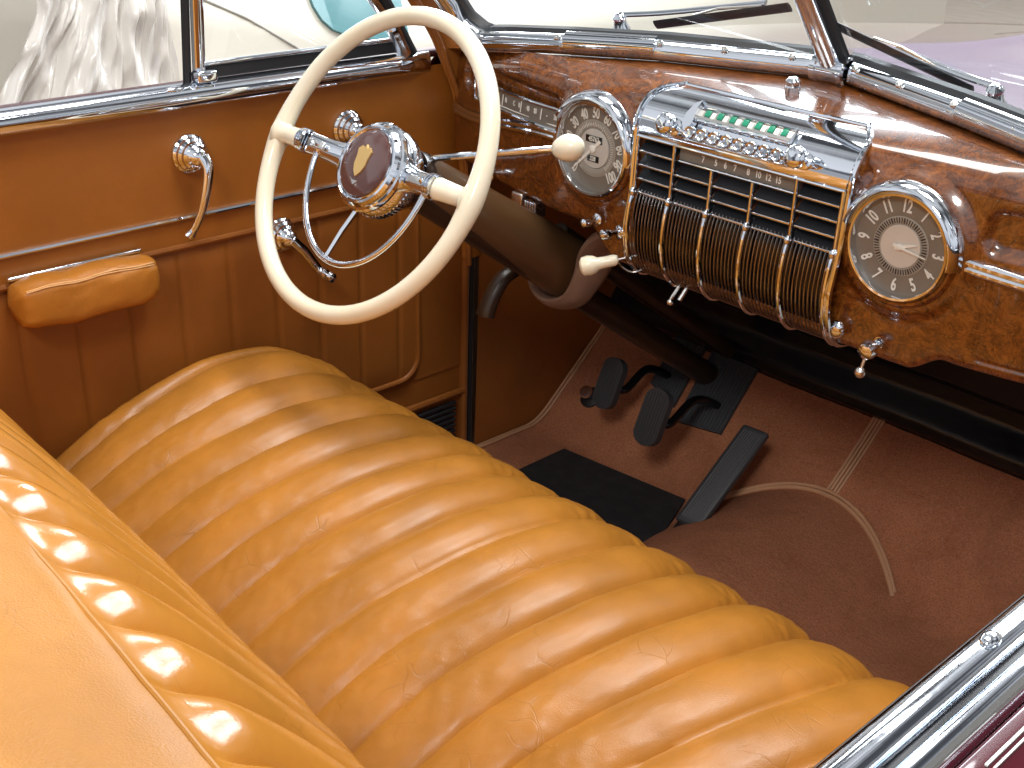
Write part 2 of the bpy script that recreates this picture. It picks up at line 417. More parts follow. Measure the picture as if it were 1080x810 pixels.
k.box((DX-.004, .4745, .40), (.022, .006, .80), bev=.002).box((DX-.008, .483, .40), (.022, .007, .80), bev=.003); k.build('weatherstrip', M['rubber'], door)
# chrome belt rail, curving up at its front end
def belt(u, v):
    y = -1.3+1.675*u
    a = math.pi*v
    w = .017+.003*math.exp(-((y+.0)/.5)**2)
    e = smooth01((y-.30)/.07)
    return Vector((-.718+(.026-.018*e)*math.sin(a)+bulge(y, .79), y, .795-.002*e+w*(-math.cos(a))))
MB().grid(belt, 80, 14).build('belt_rail', M['chrome'], door)
MB().box((-.7325, -.45, .806), (.024, 1.74, .014), bev=.004).build('outer_sill', M['sill'], door)
sc = MB().sphere((-.705, -.120, .810), .010, (.7, 1.6, .45))
sc.build('rail_clip', M['chrome'], door)
# vent window
vw = MB()
vw.tube([(-.72, -.070, .812), (-.715, -.067, .93), (-.70, -.058, 1.25)], .0085, 10, flat=(1, 1.25), up=(0, 1, 0))
vf = vw.build('division_bar', M['chrome'], door)
MB().tube([(-.727, -.086, .812), (-.722, -.082, .93), (-.707, -.072, 1.25)], .0062, 8, flat=(1, 1.1), up=(0, 1, 0)).build('division_seal', M['rubber'], door)
MB().box((-.708, -.067, .823), (.024, .034, .018), bev=.005).build('division_foot', M['chrome'], door)
MB().box((-.722, .125, .826), (.014, .39, .020), bev=.004).build('vent_seal', M['rubber'], door)
MB().box((-.716, .125, .839), (.010, .39, .007), bev=.003).tube([(-.713, .31, .838), (-.708, .25, .905), (-.68, .02, 1.16)], .008, 8).tube([(-.713, .318, .812), (-.713, .30, .845), (-.71, .29, .86)], .012, 8).build('vent_frame', M['chrome'], door)
k = MB(); k.add([(-.72, -.075, .842), (-.72, .305, .842), (-.70, .085, 1.09), (-.70, -.065, 1.24)], [(0, 1, 2, 3)]); k.build('vent_glass', M['glass'], door, smooth=False)
MB().tube([(-.716, .335, .812), (-.712, .275, .905), (-.685, .045, 1.16)], .011, 8).build('pillar_seal', M['rubber'], door)
# armrest: padded block with rolled edge
def arm(u, v):
    y0, y1 = -.410, -.190; a = 2*math.pi*v
    t = -1+2*u
    e = (1-abs(t)**5)**.35 if abs(t) < 1 else 0
    c, s = math.cos(a), math.sin(a)
    cx = math.copysign(abs(c)**.62, c); cz = math.copysign(abs(s)**.62, s)
    y = (y0+y1)/2+(y1-y0)/2*t
    if abs(t) > .9999: return Vector((-.700, y, .5455))
    zc = .5455+.0015*math.sin(t*7); hz = .036*(.35+.65*e); hx = .066*(.45+.55*e)
    zz = zc+hz*cz
    wv_ = .0022*noise.noise(Vector((y*30, a*2.2, 4)))+.0010*noise.noise(Vector((y*80, a*5, 7)))
    return Vector((-.712+max(-.003, hx*.5+hx*.5*cx)+wv_, y+.0*cz, zz+wv_))
MB().grid(arm, 40, 40, cv=True).build('armrest', M['arm'], door, angle=0)
ar = [o for o in COL.objects if o.name == 'armrest'][0]
k = MB()
for off in (.0, .006):
    pts = [arm(.06+.88*i/40, .135-off*3) for i in range(41)]
    k.tube([p+Vector((.0008, 0, .0008)) for p in pts], .0011, 6)
k.build('armrest_stitching', M['stitch'], door)
MB().box((-.706, -.302, .5785), (.010, .205, .007), bev=.003).build('armrest_rail', M['chrome'], door)
# handles
def rosette(o, r):
    o = Vector(o); k = MB()
    k.lathe([(r, 0), (r, .006), (r*.9, .009), (r*.88, .0095), (r*.86, .014), (r*.75, .017), (r*.73, .0175), (r*.70, .022), (r*.58, .025), (r*.56, .0255), (r*.5, .032), (r*.3, .038), (0, .040)], o, (1, 0, 0), 32); return k
o = dp(-.100, .709); hd = rosette(o, .030).build('door_handle', M['chrome'], door)
hp = curve([o+Vector((.036, .004, .002)), o+Vector((.046, .006, -.015)), o+Vector((.048, -.002, -.05)), o+Vector((.044, -.012, -.085)), o+Vector((.036, -.024, -.112)), o+Vector((.034, -.031, -.119))], 24)
MB().tube(hp, [.0085-.0035*math.sin(min(1, i/24)*2.2) if i < 20 else .0065 for i in range(25)], 12, flat=(1.25, .8), up=(1, 0, 0)).build('door_handle_lever', M['chrome'], door)
rosette(dp(.196, .704), .031).build('vent_crank', M['chrome'], door)
o = dp(.052, .548); cr = rosette(o, .029).build('window_crank', M['chrome'], door)
MB().tube([o+Vector((.038, 0, 0)), o+Vector((.042, .02, -.022)), o+Vector((.036, .050, -.062))], [.006, .006, .0055], 10, flat=(1.3, .8), up=(1, 0, 0)).build('crank_arm', M['chrome'], door)
kk = o+Vector((.034, .054, -.068))
MB().lathe([(0, 0), (.006, .001), (.010, .006), (.011, .013), (.009, .020), (.005, .023), (.005, .028), (.010, .032), (.008, .038), (0, .040)], kk+Vector((-.006, 0, 0)), (1, .1, -.1), 16).build('crank_knob', M['chrome'], door)

# ================================================================== CAR BODY SHELL
def toe(y):
    z = .9*(y-.66); k = .03
    h = max(0, min(1, .5+.5*z/k)); return z*h+k*h*(1-h)
def zfloor(x, y):
    a = toe(y); t = (x+.033)/.205
    b = .082*(1-t*t) if abs(t) < 1 else -.05*(abs(t)-1)
    b = b if b > 0 else b
    k = .006; h = max(0, min(1, .5+.5*(b-a)/k)); return a*(1-h)+b*h+k*h*(1-h)
cp = MB().grid(lambda u, v: Vector((-.705+1.41*u, -.6+1.49*v, zfloor(-.705+1.41*u, -.6+1.49*v)+.0012*noise.noise(Vector((u*40, v*40, 0))))), 240, 190).build('carpet', M['carpet'], None, angle=0)
struct(cp)
# bindings of the carpet
arcp = []
for i in range(41):
    x = -.033+.2*(-1+2*i/40)*.985; t = (x+.033)/.205; b = .082*(1-t*t); arcp.append(Vector((x, .66+b/.9, b+.003)))
arcp = arcp[:]
nrm = Vector((0, -.67, .74))
k = MB()
k.tube([p+nrm*.003 for p in arcp], .0043, 8).tube([p+nrm*.003+Vector((0, .006, .0055)) for p in arcp], .0032, 8)
k.build('hump_binding', M['piping'], cp)
k = MB()
for off, r in ((-.0098, .0027), (-.0036, .0029), (.0036, .0029), (.0098, .0027)):
    k.tube([Vector((-.034+off+.004*math.sin((y-.74)*14), y, zfloor(-.034, y)+.0025)) for y in np.linspace(.755, .885, 14)], r, 6)
k.build('seam_binding', M['piping'], cp)
k = MB()
for dx, dz in ((.004, .003), (.013, .004)):
    k.tube([Vector((-.700+dx, y, toe(y)+dz)) for y in np.linspace(.455, .885, 50)], .0030, 8)
k.build('edge_binding', M['piping'], cp)
kp = MB().grid(lambda u, v: Vector((-.704+.004*math.sin(v*3), .486+.45*u, -.03+.66*v)), 10, 10).build('side_panel', M['kick'], body)
MB().box((-.745, .48, .38), (.02, .16, .80)).build('door_jamb', M['black'], body)
def fwp(u, v):
    x = -.72+1.44*u
    prof = [(.878, .185), (.880, .200), (.868, .212), (.872, .23), (.90, .27), (.905, .30), (.885, .315), (.88, .34), (.87, .50), (.80, .66), (.62, .78)]
    q = v*(len(prof)-1); i = min(int(q), len(prof)-2); f = q-i
    y = prof[i][0]*(1-f)+prof[i+1][0]*f; z = prof[i][1]*(1-f)+prof[i+1][1]*f
    return Vector((x, y+.002*noise.noise(Vector((x*5, z*8, 0))), z+.002*noise.noise(Vector((x*7, z*3, 4)))))
MB().grid(fwp, 80, 60).build('firewall', M['fwall'], body, angle=0)
k = MB()
for i in range(5): k.sphere((.36+.03*i, .862, .262-.0*i), .006, (1, .5, .7), 8)
k.build('firewall_bolts', M['black'], body)

# rail / dash plan curves
def yr(x): return interp(abs(x), [0, .03, .24, .39, .53, .62, .68], [.515, .512, .425, .380, .383, .396, .41])
def zr(x): return interp(abs(x), [0, .24, .39, .53, .62, .68], [.885, .883, .873, .856, .842, .835])
def yf(x):
    a = abs(x); return .325 if a < .34 else .325+.085*((a-.34)/.33)**1.3
# outside: cowl and hood
def hood(u, v):
    x = -.95+1.9*u; y0 = yr(x*.72)+.012; y = y0+(2.3-y0)*v
    a = abs(x); w = .70-.22*max(0, (y-.6)/1.7)
    z = .872-.035*v-.25*v*v*.4-.055*(min(a, w)/.7)**2
    z += .03*math.exp(-(x/.10)**2)*smooth01((y-.85)/.5)
    if a > w: z -= .75*(a-w)**1.0*smooth01((a-w)/.05+.2)+.0
    return Vector((x, y, max(z, .2)))
MB().grid(hood, 90, 90).build('hood', M['paint'], body)
# pillar beside the dash (tan trim) left
def strip(pts, w, d, name, m, parent, upv=(0, 1, .6)):
    return MB().tube(pts, 1.0, 12, flat=(d, w), up=upv).build(name, m, parent)
pilc = curve([(-.690, .285, .99), (-.693, .33, .93), (-.700, .385, .86), (-.703, .420, .79), (-.705, .447, .72), (-.706, .462, .60), (-.706, .472, .42)], 40)
MB().tube(pilc, [.034-.010*smooth01(i/40*1.5) for i in range(41)], 14, flat=(.5, 1), up=(0, .75, .66)).build('pillar_trim', M['door'], body)
MB().tube([p+Vector((.014, -.022+.004*i/40, -.012)) for i, p in enumerate(pilc)], .0045, 8).build('pillar_piping', M['kick'], body)
MB().tube([p+Vector((.012, .024-.006*i/40, .016)) for i, p in enumerate(pilc)], .0045, 8).build('pillar_welt', M['kick'], body)

# ================================================================== WINDSHIELD
ws = thing('windshield', 'two pane vee windshield in chrome frame above the wooden dashboard', 'windshield', (0, .5, .88))
LEAN = Vector((0, -.66, .75)).normalized()
def railpts(sgn, n=40):
    pts = []
    for i in range(n+1):
        x = sgn*(.015+.575*i/n); pts.append(Vector((x, yr(x), zr(x))))
    c = pts[-1]
    pts += [c+Vector((sgn*.022, -.004, .004)), c+Vector((sgn*.045, -.017, .022)), c+Vector((sgn*.055, -.035, .052)), c+Vector((sgn*.063, -.10, .125)), c+Vector((sgn*.075, -.21, .25))]
    return pts
k = MB()
rp = {}
for sg in (-1, 1):
    rp[sg] = railpts(sg)
    k.tube(rp[sg], .0165, 16, flat=(1.0, .95), up=(0, -.35, .94))
rl = k.build('frame_rail', M['chrome'], ws)
k = MB()
for sg in (-1, 1): k.tube([p+Vector((0, .019, .010)) for p in rp[sg]], .0145, 10)
k.build('gasket', M['rubber'], ws)
for sg in (-1, 1):   # raised joint sleeves along the rail
    a = [p+Vector((0, -.003, .004)) for p in rp[sg] if .245 < abs(p.x) < .395]
    MB().tube(a, .0165, 14).build('rail_sleeve', M['chrome'], rl)
for x in (-.40, -.235, -.145, -.055, .045, .135, .235, .33):
    o = Vector((x, yr(x)-.0135, zr(x)+.011)); n = Vector((0, -.72, .70))
    MB().lathe([(.0055, 0), (.0055, .0015), (.0045, .003), (.0012, .0032), (.0010, .002), (0, .002)], o, n, 14).build('rail_screw', M['steel'], rl)
# central clamp and post
MB().lathe([(.0175, -.028), (.021, -.026), (.021, -.018), (.019, -.016), (.019, .016), (.021, .018), (.021, .026), (.0175, .028)], (0, .508, .885), (1, 0, 0), 24).build('rail_clamp', M['chrome'], ws)
pb = Vector((0, .500, .895)); pt = pb+LEAN*.55
po = MB().tube([pb-LEAN*.01, pb+LEAN*.02, pt], .0135, 12, flat=(1.2, .9), up=(0, .75, .66)).build('centre_post', M['chrome'], ws)
MB().tube([pb+Vector((0, .012, .010)), pt+Vector((0, .012, .010))], .017, 10, flat=(1.25, .6), up=(0, .75, .66)).build('post_seal', M['rubber'], po)
for sg in (-1, 1):
    a = Vector((sg*.012, .520, .895)); c = Vector((sg*.60, .400, .850))
    k = MB(); k.add([a, c, c+LEAN*.5+Vector((sg*.05, 0, 0)), a+LEAN*.55], [(0, 1, 2, 3)])
    k.build('pane', M['glass'], ws, smooth=False)
# wipers outside the glass
for sg, lab, piv, tip, b0, b1 in ((-1, 'chrome wiper in front of the driver pane, blade lying level above the speedometer', (-.43, .545, .875), (-.14, .530, .955), (-.335, .520, .897), (-.088, .515, .957)),
                         (1, 'chrome wiper in front of the passenger pane, its blade slanting down above the clock', (.235, .52, .880), (.09, .512, .928), (-.01, .51, .945), (.205, .515, .893))):
    w = thing('windshield_wiper', lab, 'wiper', piv, 'windshield wipers')
    piv = Vector(piv); tip = Vector(tip)
    MB().lathe([(.016, -.02), (.016, 0), (.012, .006), (.010, .016), (.012, .020), (.006, .026), (0, .027)], piv-LEAN*.0, (0, -.3, .95), 16).box(piv+Vector((0, -.004, .018)), (.018, .014, .012), bev=.003).build('pivot', M['chrome'], w)
    MB().tube(curve([piv+Vector((0, 0, .022)), piv.lerp(tip, .35)+Vector((0, 0, .012)), tip], 16), .0035, 8, flat=(1.6, .8), up=(0, -.7, .7)).build('arm', M['chrome'], w)
    b0 = Vector(b0); b1 = Vector(b1)
    bl = MB().tube([b0, b1], .0048, 8, flat=(.7, 1.9), up=(0, -.66, .75)).build('blade', M['rubber'], w)
    MB().tube([b0.lerp(b1, .3)+Vector((0, 0, .007)), b0.lerp(b1, .5)+Vector((0, -.002, .012)), b0.lerp(b1, .8)+Vector((0, 0, .007))], .002, 6).build('blade_spring', M['steel'], bl)

# ================================================================== DASHBOARD
dash = thing('dashboard', 'glossy burl wood grain dashboard with chrome radio grille, speedometer and clock', 'dashboard', (0, .35, .6))
def zlow(x): return .580+(.045*smooth01((abs(x)-.215)/.07) if x < 0 else .026*smooth01((x-.275)/.05))
def rbox(x, z, x0, x1, z0, z1, r):
    """signed distance inside a rounded box (positive inside)"""
    cx, cz = (x0+x1)/2, (z0+z1)/2; qx = abs(x-cx)-(x1-x0)/2+r; qz = abs(z-cz)-(z1-z0)/2+r
    return -(math.hypot(max(qx, 0), max(qz, 0))+min(max(qx, qz), 0)-r)
def dashpt(u, v):
    x = -.70+1.40*u; f = yf(x); ry, rz = yr(x), zr(x); lo = zlow(x); zt = min(.838, rz-.026)
    prof = [(ry+.01, rz-.016), (ry-.012, rz-.0165), (ry*.5+f*.5+.004, (rz-.012)*.55+(zt+.012)*.45), (f+.016, zt+.008), (f+.003, zt-.010), (f, zt-.03), (f, .74), (f, .68), (f+.001, lo+.02), (f+.004, lo+.006), (f+.012, lo), (f+.03, lo+.004), (f+.06, lo+.02)]
    q = v*(len(prof)-1); i = min(int(q), len(prof)-2); t = q-i
    P = [Vector((0, *prof[max(0, min(len(prof)-1, j))])) for j in (i-1, i, i+1, i+2)]
    a, b, c, d = P; p = .5*((2*b)+(c-a)*t+(2*a-5*b+4*c-d)*t*t+(3*b-a-3*c+d)*t**3)
    y, z = p.y, p.z
    if v > .22:
        for s in (-1, 1):     # shallow rounded recess above the chrome strips
            dd = rbox(s*x, z, .343, .66, .752, .812, .022)
            y += .011*smooth01(dd/.010)
        # glove box door gap
        dd = abs(rbox(x, z, .362, .655, .622, .730, .008))
        if x > .3: y += .003*(1-smooth01(dd/.0035))
        # swelling round the two gauges
        for gx, gz in ((-.262, .748), (.250, .738)):
            rr = math.hypot(x-gx, z-gz); y += -.010*(1-smooth01((rr-.079)/.022))+.035*(1-smooth01((rr-.060)/.006))
    return Vector((x, y, z))
MB().grid(dashpt, 420, 150).build('wood_panel', M['wood'], dash, angle=0)
# chrome strips to the left and right of the gauges
def stripz(x): return .752-.034*smooth01((abs(x)-.34)/.33) if x < 0 else .741-.026*(abs(x)-.33)/.33
for s, x0 in ((-1, .335), (1, .318)):
    k = MB()
    for dz, r in ((.0, .0048), (-.0085, .0048)):
        k.tube([Vector((s*x, yf(x)-.004, stripz(s*x)+dz)) for x in np.linspace(x0, .69, 24)], r, 10)
    k.box((s*(x0+.004), yf(x0)-.006, stripz(s*x0)-.004), (.016, .016, .022), bev=.004)
    k.build('chrome_strip', M['chrome'], dash)
# left instrument cluster
def cl(u, v): # u along, v up
    x = -.602+.266*u; return Vector((x, yf(x)-.0025, .749+.033*v+(.007*u)))
ic = MB().grid(lambda u, v: cl(u, v)+Vector((0, -.001, 0)), 30, 6).build('instrument_cluster', M['dial'], dash)
fr_ = [cl(0, 0), cl(.25, 0), cl(.5, 0), cl(.75, 0), cl(1, 0), cl(1, 1), cl(.75, 1), cl(.5, 1), cl(.25, 1), cl(0, 1)]
fr2 = []
for i, p in enumerate(fr_): fr2 += [p, p.lerp(fr_[(i+1) % 10], .06), p.lerp(fr_[(i+1) % 10], .94)]
MB().tube([p+Vector((0, -.003, 0)) for p in fr2], .0030, 8, closed=True).build('cluster_frame', M['chrome'], ic)
k = MB()
k.tube([cl(.03, .2)+Vector((0, -.002, 0)), cl(.5, .2)+Vector((0, -.002, 0)), cl(.97, .2)+Vector((0, -.002, 0))], .0009, 6)
for u in (.16, .36, .58, .80): k.tube([cl(u, .3)+Vector((0, -.003, 0)), cl(u+.012, .82)+Vector((0, -.003, 0))], .0010, 6)
k.build('cluster_needles', M['needle'], ic)
it = []
for u, st in ((.10, 'E'), (.30, 'F'), (.40, 'H'), (.50, 'C'), (.56, '0'), (.66, '40'), (.74, '80'), (.86, '-'), (.94, '30')):
    p = cl(u, .58); q = cl(u+.02, .58); text('cluster_mark', [(st, p+Vector((0, -.002, 0)), (q-p), (0, 0, 1), .0115, .7)], M['white'], ic)
# ---- gauges
def gauge(cx, cy, cz, r, kind):
    o = Vector((cx, cy, cz)); n = (0, -1, 0)
    g = MB().lathe([(r, -.012), (r, .0), (r*.3, .0), (0, .0)], o, n, 60).build(kind, M['dial'], dash)
    # thin chrome bezel ring, wide hooded ring above it, painted ring below
    MB().lathe([(r*.93, .0), (r*.93, .009), (r*.95, .012), (r*.99, .0125), (r*1.02, .010), (r*1.03, .0)], o, n, 72).build('bezel', M['chrome'], g)
    pr = [(r*1.0, .004), (r*1.03, .0145), (r*1.07, .019), (r*1.13, .0175), (r*1.20, .011), (r*1.235, .0), (r*1.24, -.014)]
    # angle measured from +Z towards axis x u
    MB().lathe(pr, o, n, 60, -97, 60 if kind == 'speedometer' else 78, (0, 0, 1)).build('hood_ring', M['chrome'], g)
    pr2 = [(r*1.0, .002), (r*1.05, .007), (r*1.10, .007), (r*1.16, .002), (r*1.20, -.012)]
    MB().lathe(pr2, o, n, 60, 78, 263, (0, 0, 1)).build('lower_ring', M['wood'], g)
    MB().lathe([(r*.93, .0075), (r*.5, .0085), (0, .009)], o, n, 40).build('lens', M['lens'], g)
    return g, o
def onface(o, r, a, d): # a = degrees clockwise from 12
    return o+Vector((r*math.sin(R(a)), -d, r*math.cos(R(a))))
# speedometer
RS = .0690
sp, o = gauge(-.262, .316, .748, RS, 'speedometer')
k = MB().lathe([(RS*.62, .0006), (RS*.58, .0016), (RS*.46, .0016), (RS*.44, .0008)], o, (0, -1, 0), 60); k.build('dial_ring', M['dialring'], sp)
MB().lathe([(RS*.43, .0005), (RS*.42, .0018), (0, .0024)], o, (0, -1, 0), 48).build('dial_centre', M['disc'], sp)
k = MB()
for i in range(51):
    a = -135+270*i/50; d = onface(o, 1, a, 0)-o; l = RS*(.10 if i % 5 == 0 else .06)
    p = o+d*RS*.52+Vector((0, -.0020, 0)); k.box(p, (l, .0004, .0008), X=d, Y=(0, 1, 0), Z=d.cross(Vector((0, 1, 0))))
k.build('dial_ticks', M['white'], sp)
it = []
for i in range(11):
    a = -135+27*i; D = onface(o, 1, a*.8 if abs(a) < 100 else (a-180*math.copysign(1, a))*.6, 0)-o
    it.append((str(i*10), onface(o, RS*.75, a, .001), Vector((D.z, 0, -D.x)), D, .0215, .64))
text('dial_numerals', it, M['white'], sp)
MB().box(o+Vector((.0, -.0026, RS*.20)), (RS*.48, .0005, RS*.15)).box(o+Vector((.0, -.0026, -RS*.22)), (RS*.34, .0005, RS*.14)).build('odometer_window', M['black'], sp, smooth=False)
text('odometer_digits', [('45762', o+Vector((0, -.0030, RS*.20)), (1, 0, 0), (0, 0, 1), .0105, .8)], M['white'], sp)
text('trip_digits', [('328', o+Vector((0, -.0030, -RS*.22)), (1, 0, 0), (0, 0, 1), .0095, .8)], M['white'], sp)
def needle(o, a, l, w, d, tail=.0):
    D = onface(o, 1, a, 0)-o; W = Vector((D.z, 0, -D.x))
    return MB().prism([(-tail, -w), (-tail, w), (l, w*.25), (l, -w*.25)], o+Vector((0, -d, 0)), D, W, (0, -1, 0), .0012)
needle(o, -134, RS*.80, .0026, .004, RS*.28).lathe([(.006, .003), (.006, .006), (.003, .0075), (0, .008)], o, (0, -1, 0), 16).build('needle', M['needle'], sp)
# clock
RC = .0665
ck, o = gauge(.250, .316, .738, RC, 'clock')
k = MB().lathe([(RC*.56, .0006), (RC*.54, .0014), (RC*.43, .0014), (RC*.41, .0008)], o, (0, -1, 0), 60); k.build('dial_ring', M['dialring'], ck)
MB().lathe([(RC*.405, .0005), (RC*.40, .0020), (0, .0024)], o, (0, -1, 0), 60).build('dial_centre', M['disc'], ck)
k = MB()
for i in range(60):
    a = 6*i; d = onface(o, 1, a, 0)-o; l = RC*.10
    k.box(o+d*RC*.485+Vector((0, -.0018, 0)), (l, .0004, .0013 if i % 5 else .0020), X=d, Y=(0, 1, 0), Z=d.cross(Vector((0, 1, 0))))
k.build('minute_track', M['louver'], ck)
it = []
for i in range(1, 13):
    a = 30*i; D = onface(o, 1, a, 0)-o
    it.append((str(i), onface(o, RC*.75, a, .001), Vector((D.z, 0, -D.x)) if i not in (4, 5, 6, 7, 8) else Vector((-D.z, 0, D.x)), D if i not in (4, 5, 6, 7, 8) else -D,   .0225, .62))
text('dial_numerals', it, M['white'], ck)
needle(o, 99, RC*.56, .0020, .0045, RC*.12).build('minute_hand', M['needle'], ck)
needle(o, 72, RC*.36, .0030, .0035, RC*.10).lathe([(.004, .003), (.004, .006), (0, .007)], o, (0, -1, 0), 12).build('hour_hand', M['needle'], ck)

# ---- radio grille
GW = .1685
rg = MB().box((0, .330, .745), (2*GW-.004, .006, .09)).build('radio_grille', M['louver'], dash, smooth=False)
# black back of the waterfall
WF = curve([(0, .307, .712), (0, .300, .69), (0, .297, .655), (0, .302, .622), (0, .316, .594), (0, .338, .576), (0, .37, .570)], 40)
MB().grid(lambda u, v: Vector((-GW+2*GW*u, 0, 0))+WF[min(40, int(v*40))]+Vector((0, .010, .006)), 12, 41).build('waterfall_back', M['black'], rg)
# louvres: slanted black slats in every column; the three middle columns lose the top row to the dial
RX = [-GW, -.102, -.035, .033, .100, GW]; RZ = [.787, .7665, .7465, .7265, .7065]
k = MB(); e = MB()
for c in range(5):
    for r_ in range(4):
        if r_ == 0 and c in (1, 2, 3): continue
        x0, x1, z1, z0 = RX[c]+.002, RX[c+1]-.002, RZ[r_], RZ[r_+1]
        k.add([(x0, .327, z1), (x1, .327, z1), (x1, .307, z0+.003), (x0, .307, z0+.003), (x0, .329, z1-.002), (x1, .329, z1-.002), (x1, .309, z0+.001), (x0, .309, z0+.001)],
              [(0, 1, 2, 3), (4, 7, 6, 5), (0, 3, 7, 4), (1, 5, 6, 2), (3, 2, 6, 7), (0, 4, 5, 1)])
        e.box(((x0+x1)/2, .3065, z0+.001), (x1-x0+.003, .004, .0034), bev=.001)
k.build('louvres', M['louver'], rg, smooth=False)
e.build('louvre_edges', M['chrome'], rg)
k = MB()
for c, x in enumerate(RX):
    top = .789 if c in (0, 1, 4, 5) else .768
    k.tube([Vector((x, .304, top)), Vector((x, .303, .712))], .0026, 8)
    k.tube([Vector((x, 0, 0))+p+Vector((0, -.004, 0)) for p in WF], .0034, 8)
    k.sphere((x, .300, .7075), .0052, (1, 1, 1.3), 10)
k.build('grille_ribs', M['chrome'], rg)
k = MB()
for c in range(5):
    for j in range(1, 11):
        x = RX[c]+(RX[c+1]-RX[c])*j/11
        k.tube([Vector((x, 0, 0))+p for p in WF[::2]], .00115, 6)
k.build('grille_bars', M['coppery'], rg)
# outer bead of the grille
bd = []
for s in (-1, 1):
    pts = [Vector((s*(GW+.006), .306, .80)), Vector((s*(GW+.006), .305, .75)), Vector((s*(GW+.006), .303, .70))]+[Vector((s*(GW+.006), 0, 0))+p+Vector((0, -.001, 0)) for p in WF[12:]]
    bd.append(pts)
for pts in bd: MB().tube(pts, .0042, 8).build('grille_bead', M['chrome'], rg)
# chrome head panel: front face rolls back over the top
HP = curve([(0, .3055, .787), (0, .3055, .797), (0, .3085, .812), (0, .318, .829), (0, .334, .843), (0, .352, .851), (0, .378, .8555)], 30)
def headp(u, v):
    x = -1+2*u; w = GW+.008; v2 = v
    wz = w-.030*max(0, (v-.42)/.58)**3
    p = HP[min(30, int(v2*30+.001))]
    return Vector((x*wz, p.y, p.z))
hp_ = MB().grid(headp, 60, 31)
for s in (0, 1):
    hp_.grid(lambda u, v, s=s: headp(s, u)+Vector((0, .03*v, -.004*v)), 31, 4)
hpo = hp_.build('radio_head', M['chrome'], rg, angle=50)
for s in (0, 1):
    MB().tube([headp(s, t)+Vector((0, -.001, .001)) for t in np.linspace(0, 1, 26)], .0038, 10).build('head_bead', M['chrome'], rg)
MB().tube([headp(t, .985)+Vector((0, 0, .001)) for t in np.linspace(0, 1, 30)], .003, 8).build('head_crown', M['chrome'], rg)
def headat(x, v, off):
    i = min(29, int(v*30)); p = HP[i]; t = (HP[i+1]-HP[i]).normalized(); n = Vector((0, -t.z, t.y))
    return Vector((x, p.y, p.z))+n*off, t, n
# push-button window
p, t, n = headat(0, .56, .0015)
k = MB().box(p+n*.001, (.156, .020, .004), X=(1, 0, 0), Y=t, Z=n, bev=.0015); k.build('button_window', M['steel'], rg)
p2, t, n = headat(0, .56, .0045)
k = MB()
for i in range(7): k.box(p2+Vector((-.062+.0207*i, 0, 0))+t*.003+n*.0008, (.0085, .0095, .002), X=(1, 0, 0), Y=t, Z=n, bev=.0006)
k.build('station_tabs', M['green'], rg)
k = MB()
for i in range(8): k.box(p2+Vector((-.0725+.0207*i, 0, 0))+t*.001+n*.0008, (.0075, .0095, .0022), X=(1, 0, 0), Y=t, Z=n, bev=.0006)
k.build('station_blanks', M['white'], rg)
fr_ = [p2+Vector((a*.078, 0, 0))+t*b*.0105+n*.001 for a, b in ((-1, -1), (1, -1), (1, 1), (-1, 1))]
MB().tube([fr_[0], fr_[0].lerp(fr_[1], .03), fr_[0].lerp(fr_[1], .97), fr_[1], fr_[2], fr_[2].lerp(fr_[3], .03), fr_[2].lerp(fr_[3], .97), fr_[3]], .0022, 8, closed=True).build('window_frame', M['chrome'], rg)
for i in range(8):
    pq, t, n = headat(-.068+.0202*i, .36, 0); d = (n*.8+Vector((0, -.2, -.1))).normalized()
    MB().lathe([(.0052, -.002), (.0056, .003), (.0056, .012), (.0085, .0135), (.0088, .019), (.0075, .0215), (.006, .0205), (.0045, .0175), (0, .0172)], pq, d, 20).build('push_button', M['chrome'], rg)
MB().box((0, .3035, .8015), (.17, .006, .0035), bev=.0015).build('button_shelf', M['chrome'], rg)
for x in (-.108, .104):
    pq, t, n = headat(x, .36, 0)
    MB().lathe([(.012, 0), (.012, .004), (.008, .006), (.0075, .012), (.013, .016), (.0150, .022), (.0145, .027), (.011, .031), (.005, .0325), (0, .0325)], pq, n, 28).build('radio_knob', M['chrome'], rg)
# winged crest left of the buttons
pq, t, n = headat(-.084, .46, .002)
k = MB().prism([(-.004, -.024), (.006, -.020), (.010, .0), (.008, .018), (.012, .030), (.002, .024), (-.006, .008)], pq, (1, 0, 0), t, n, .011, .003)
k.box(pq-t*.018+n*.008, (.018, .006, .012), X=(1, 0, 0), Y=t, Z=n, bev=.002); k.build('crest', M['chrome'], rg)
# tuning dial
td = MB().box((-.001, .318, .7775), (.196, .010, .0185)).build('tuning_dial', M['dial'], rg, smooth=False)
k = MB(); k.tube([(-.102, .309, .7675), (.1, .309, .7675)], .0017, 8).tube([(-.17, .305, .7885), (.17, .305, .7885)], .0024, 8); k.build('dial_trim', M['chrome'], rg)
text('dial_numerals', [(s_, Vector((x, .3128, .777)), (1, 0, 0), (0, 0, 1), .0125, .75) for s_, x in (('7', -.058), ('5', -.036), ('6', -.020), ('7', -.004), ('8', .018), ('10', .034), ('12', .050), ('15', .066))], M['white'], td)
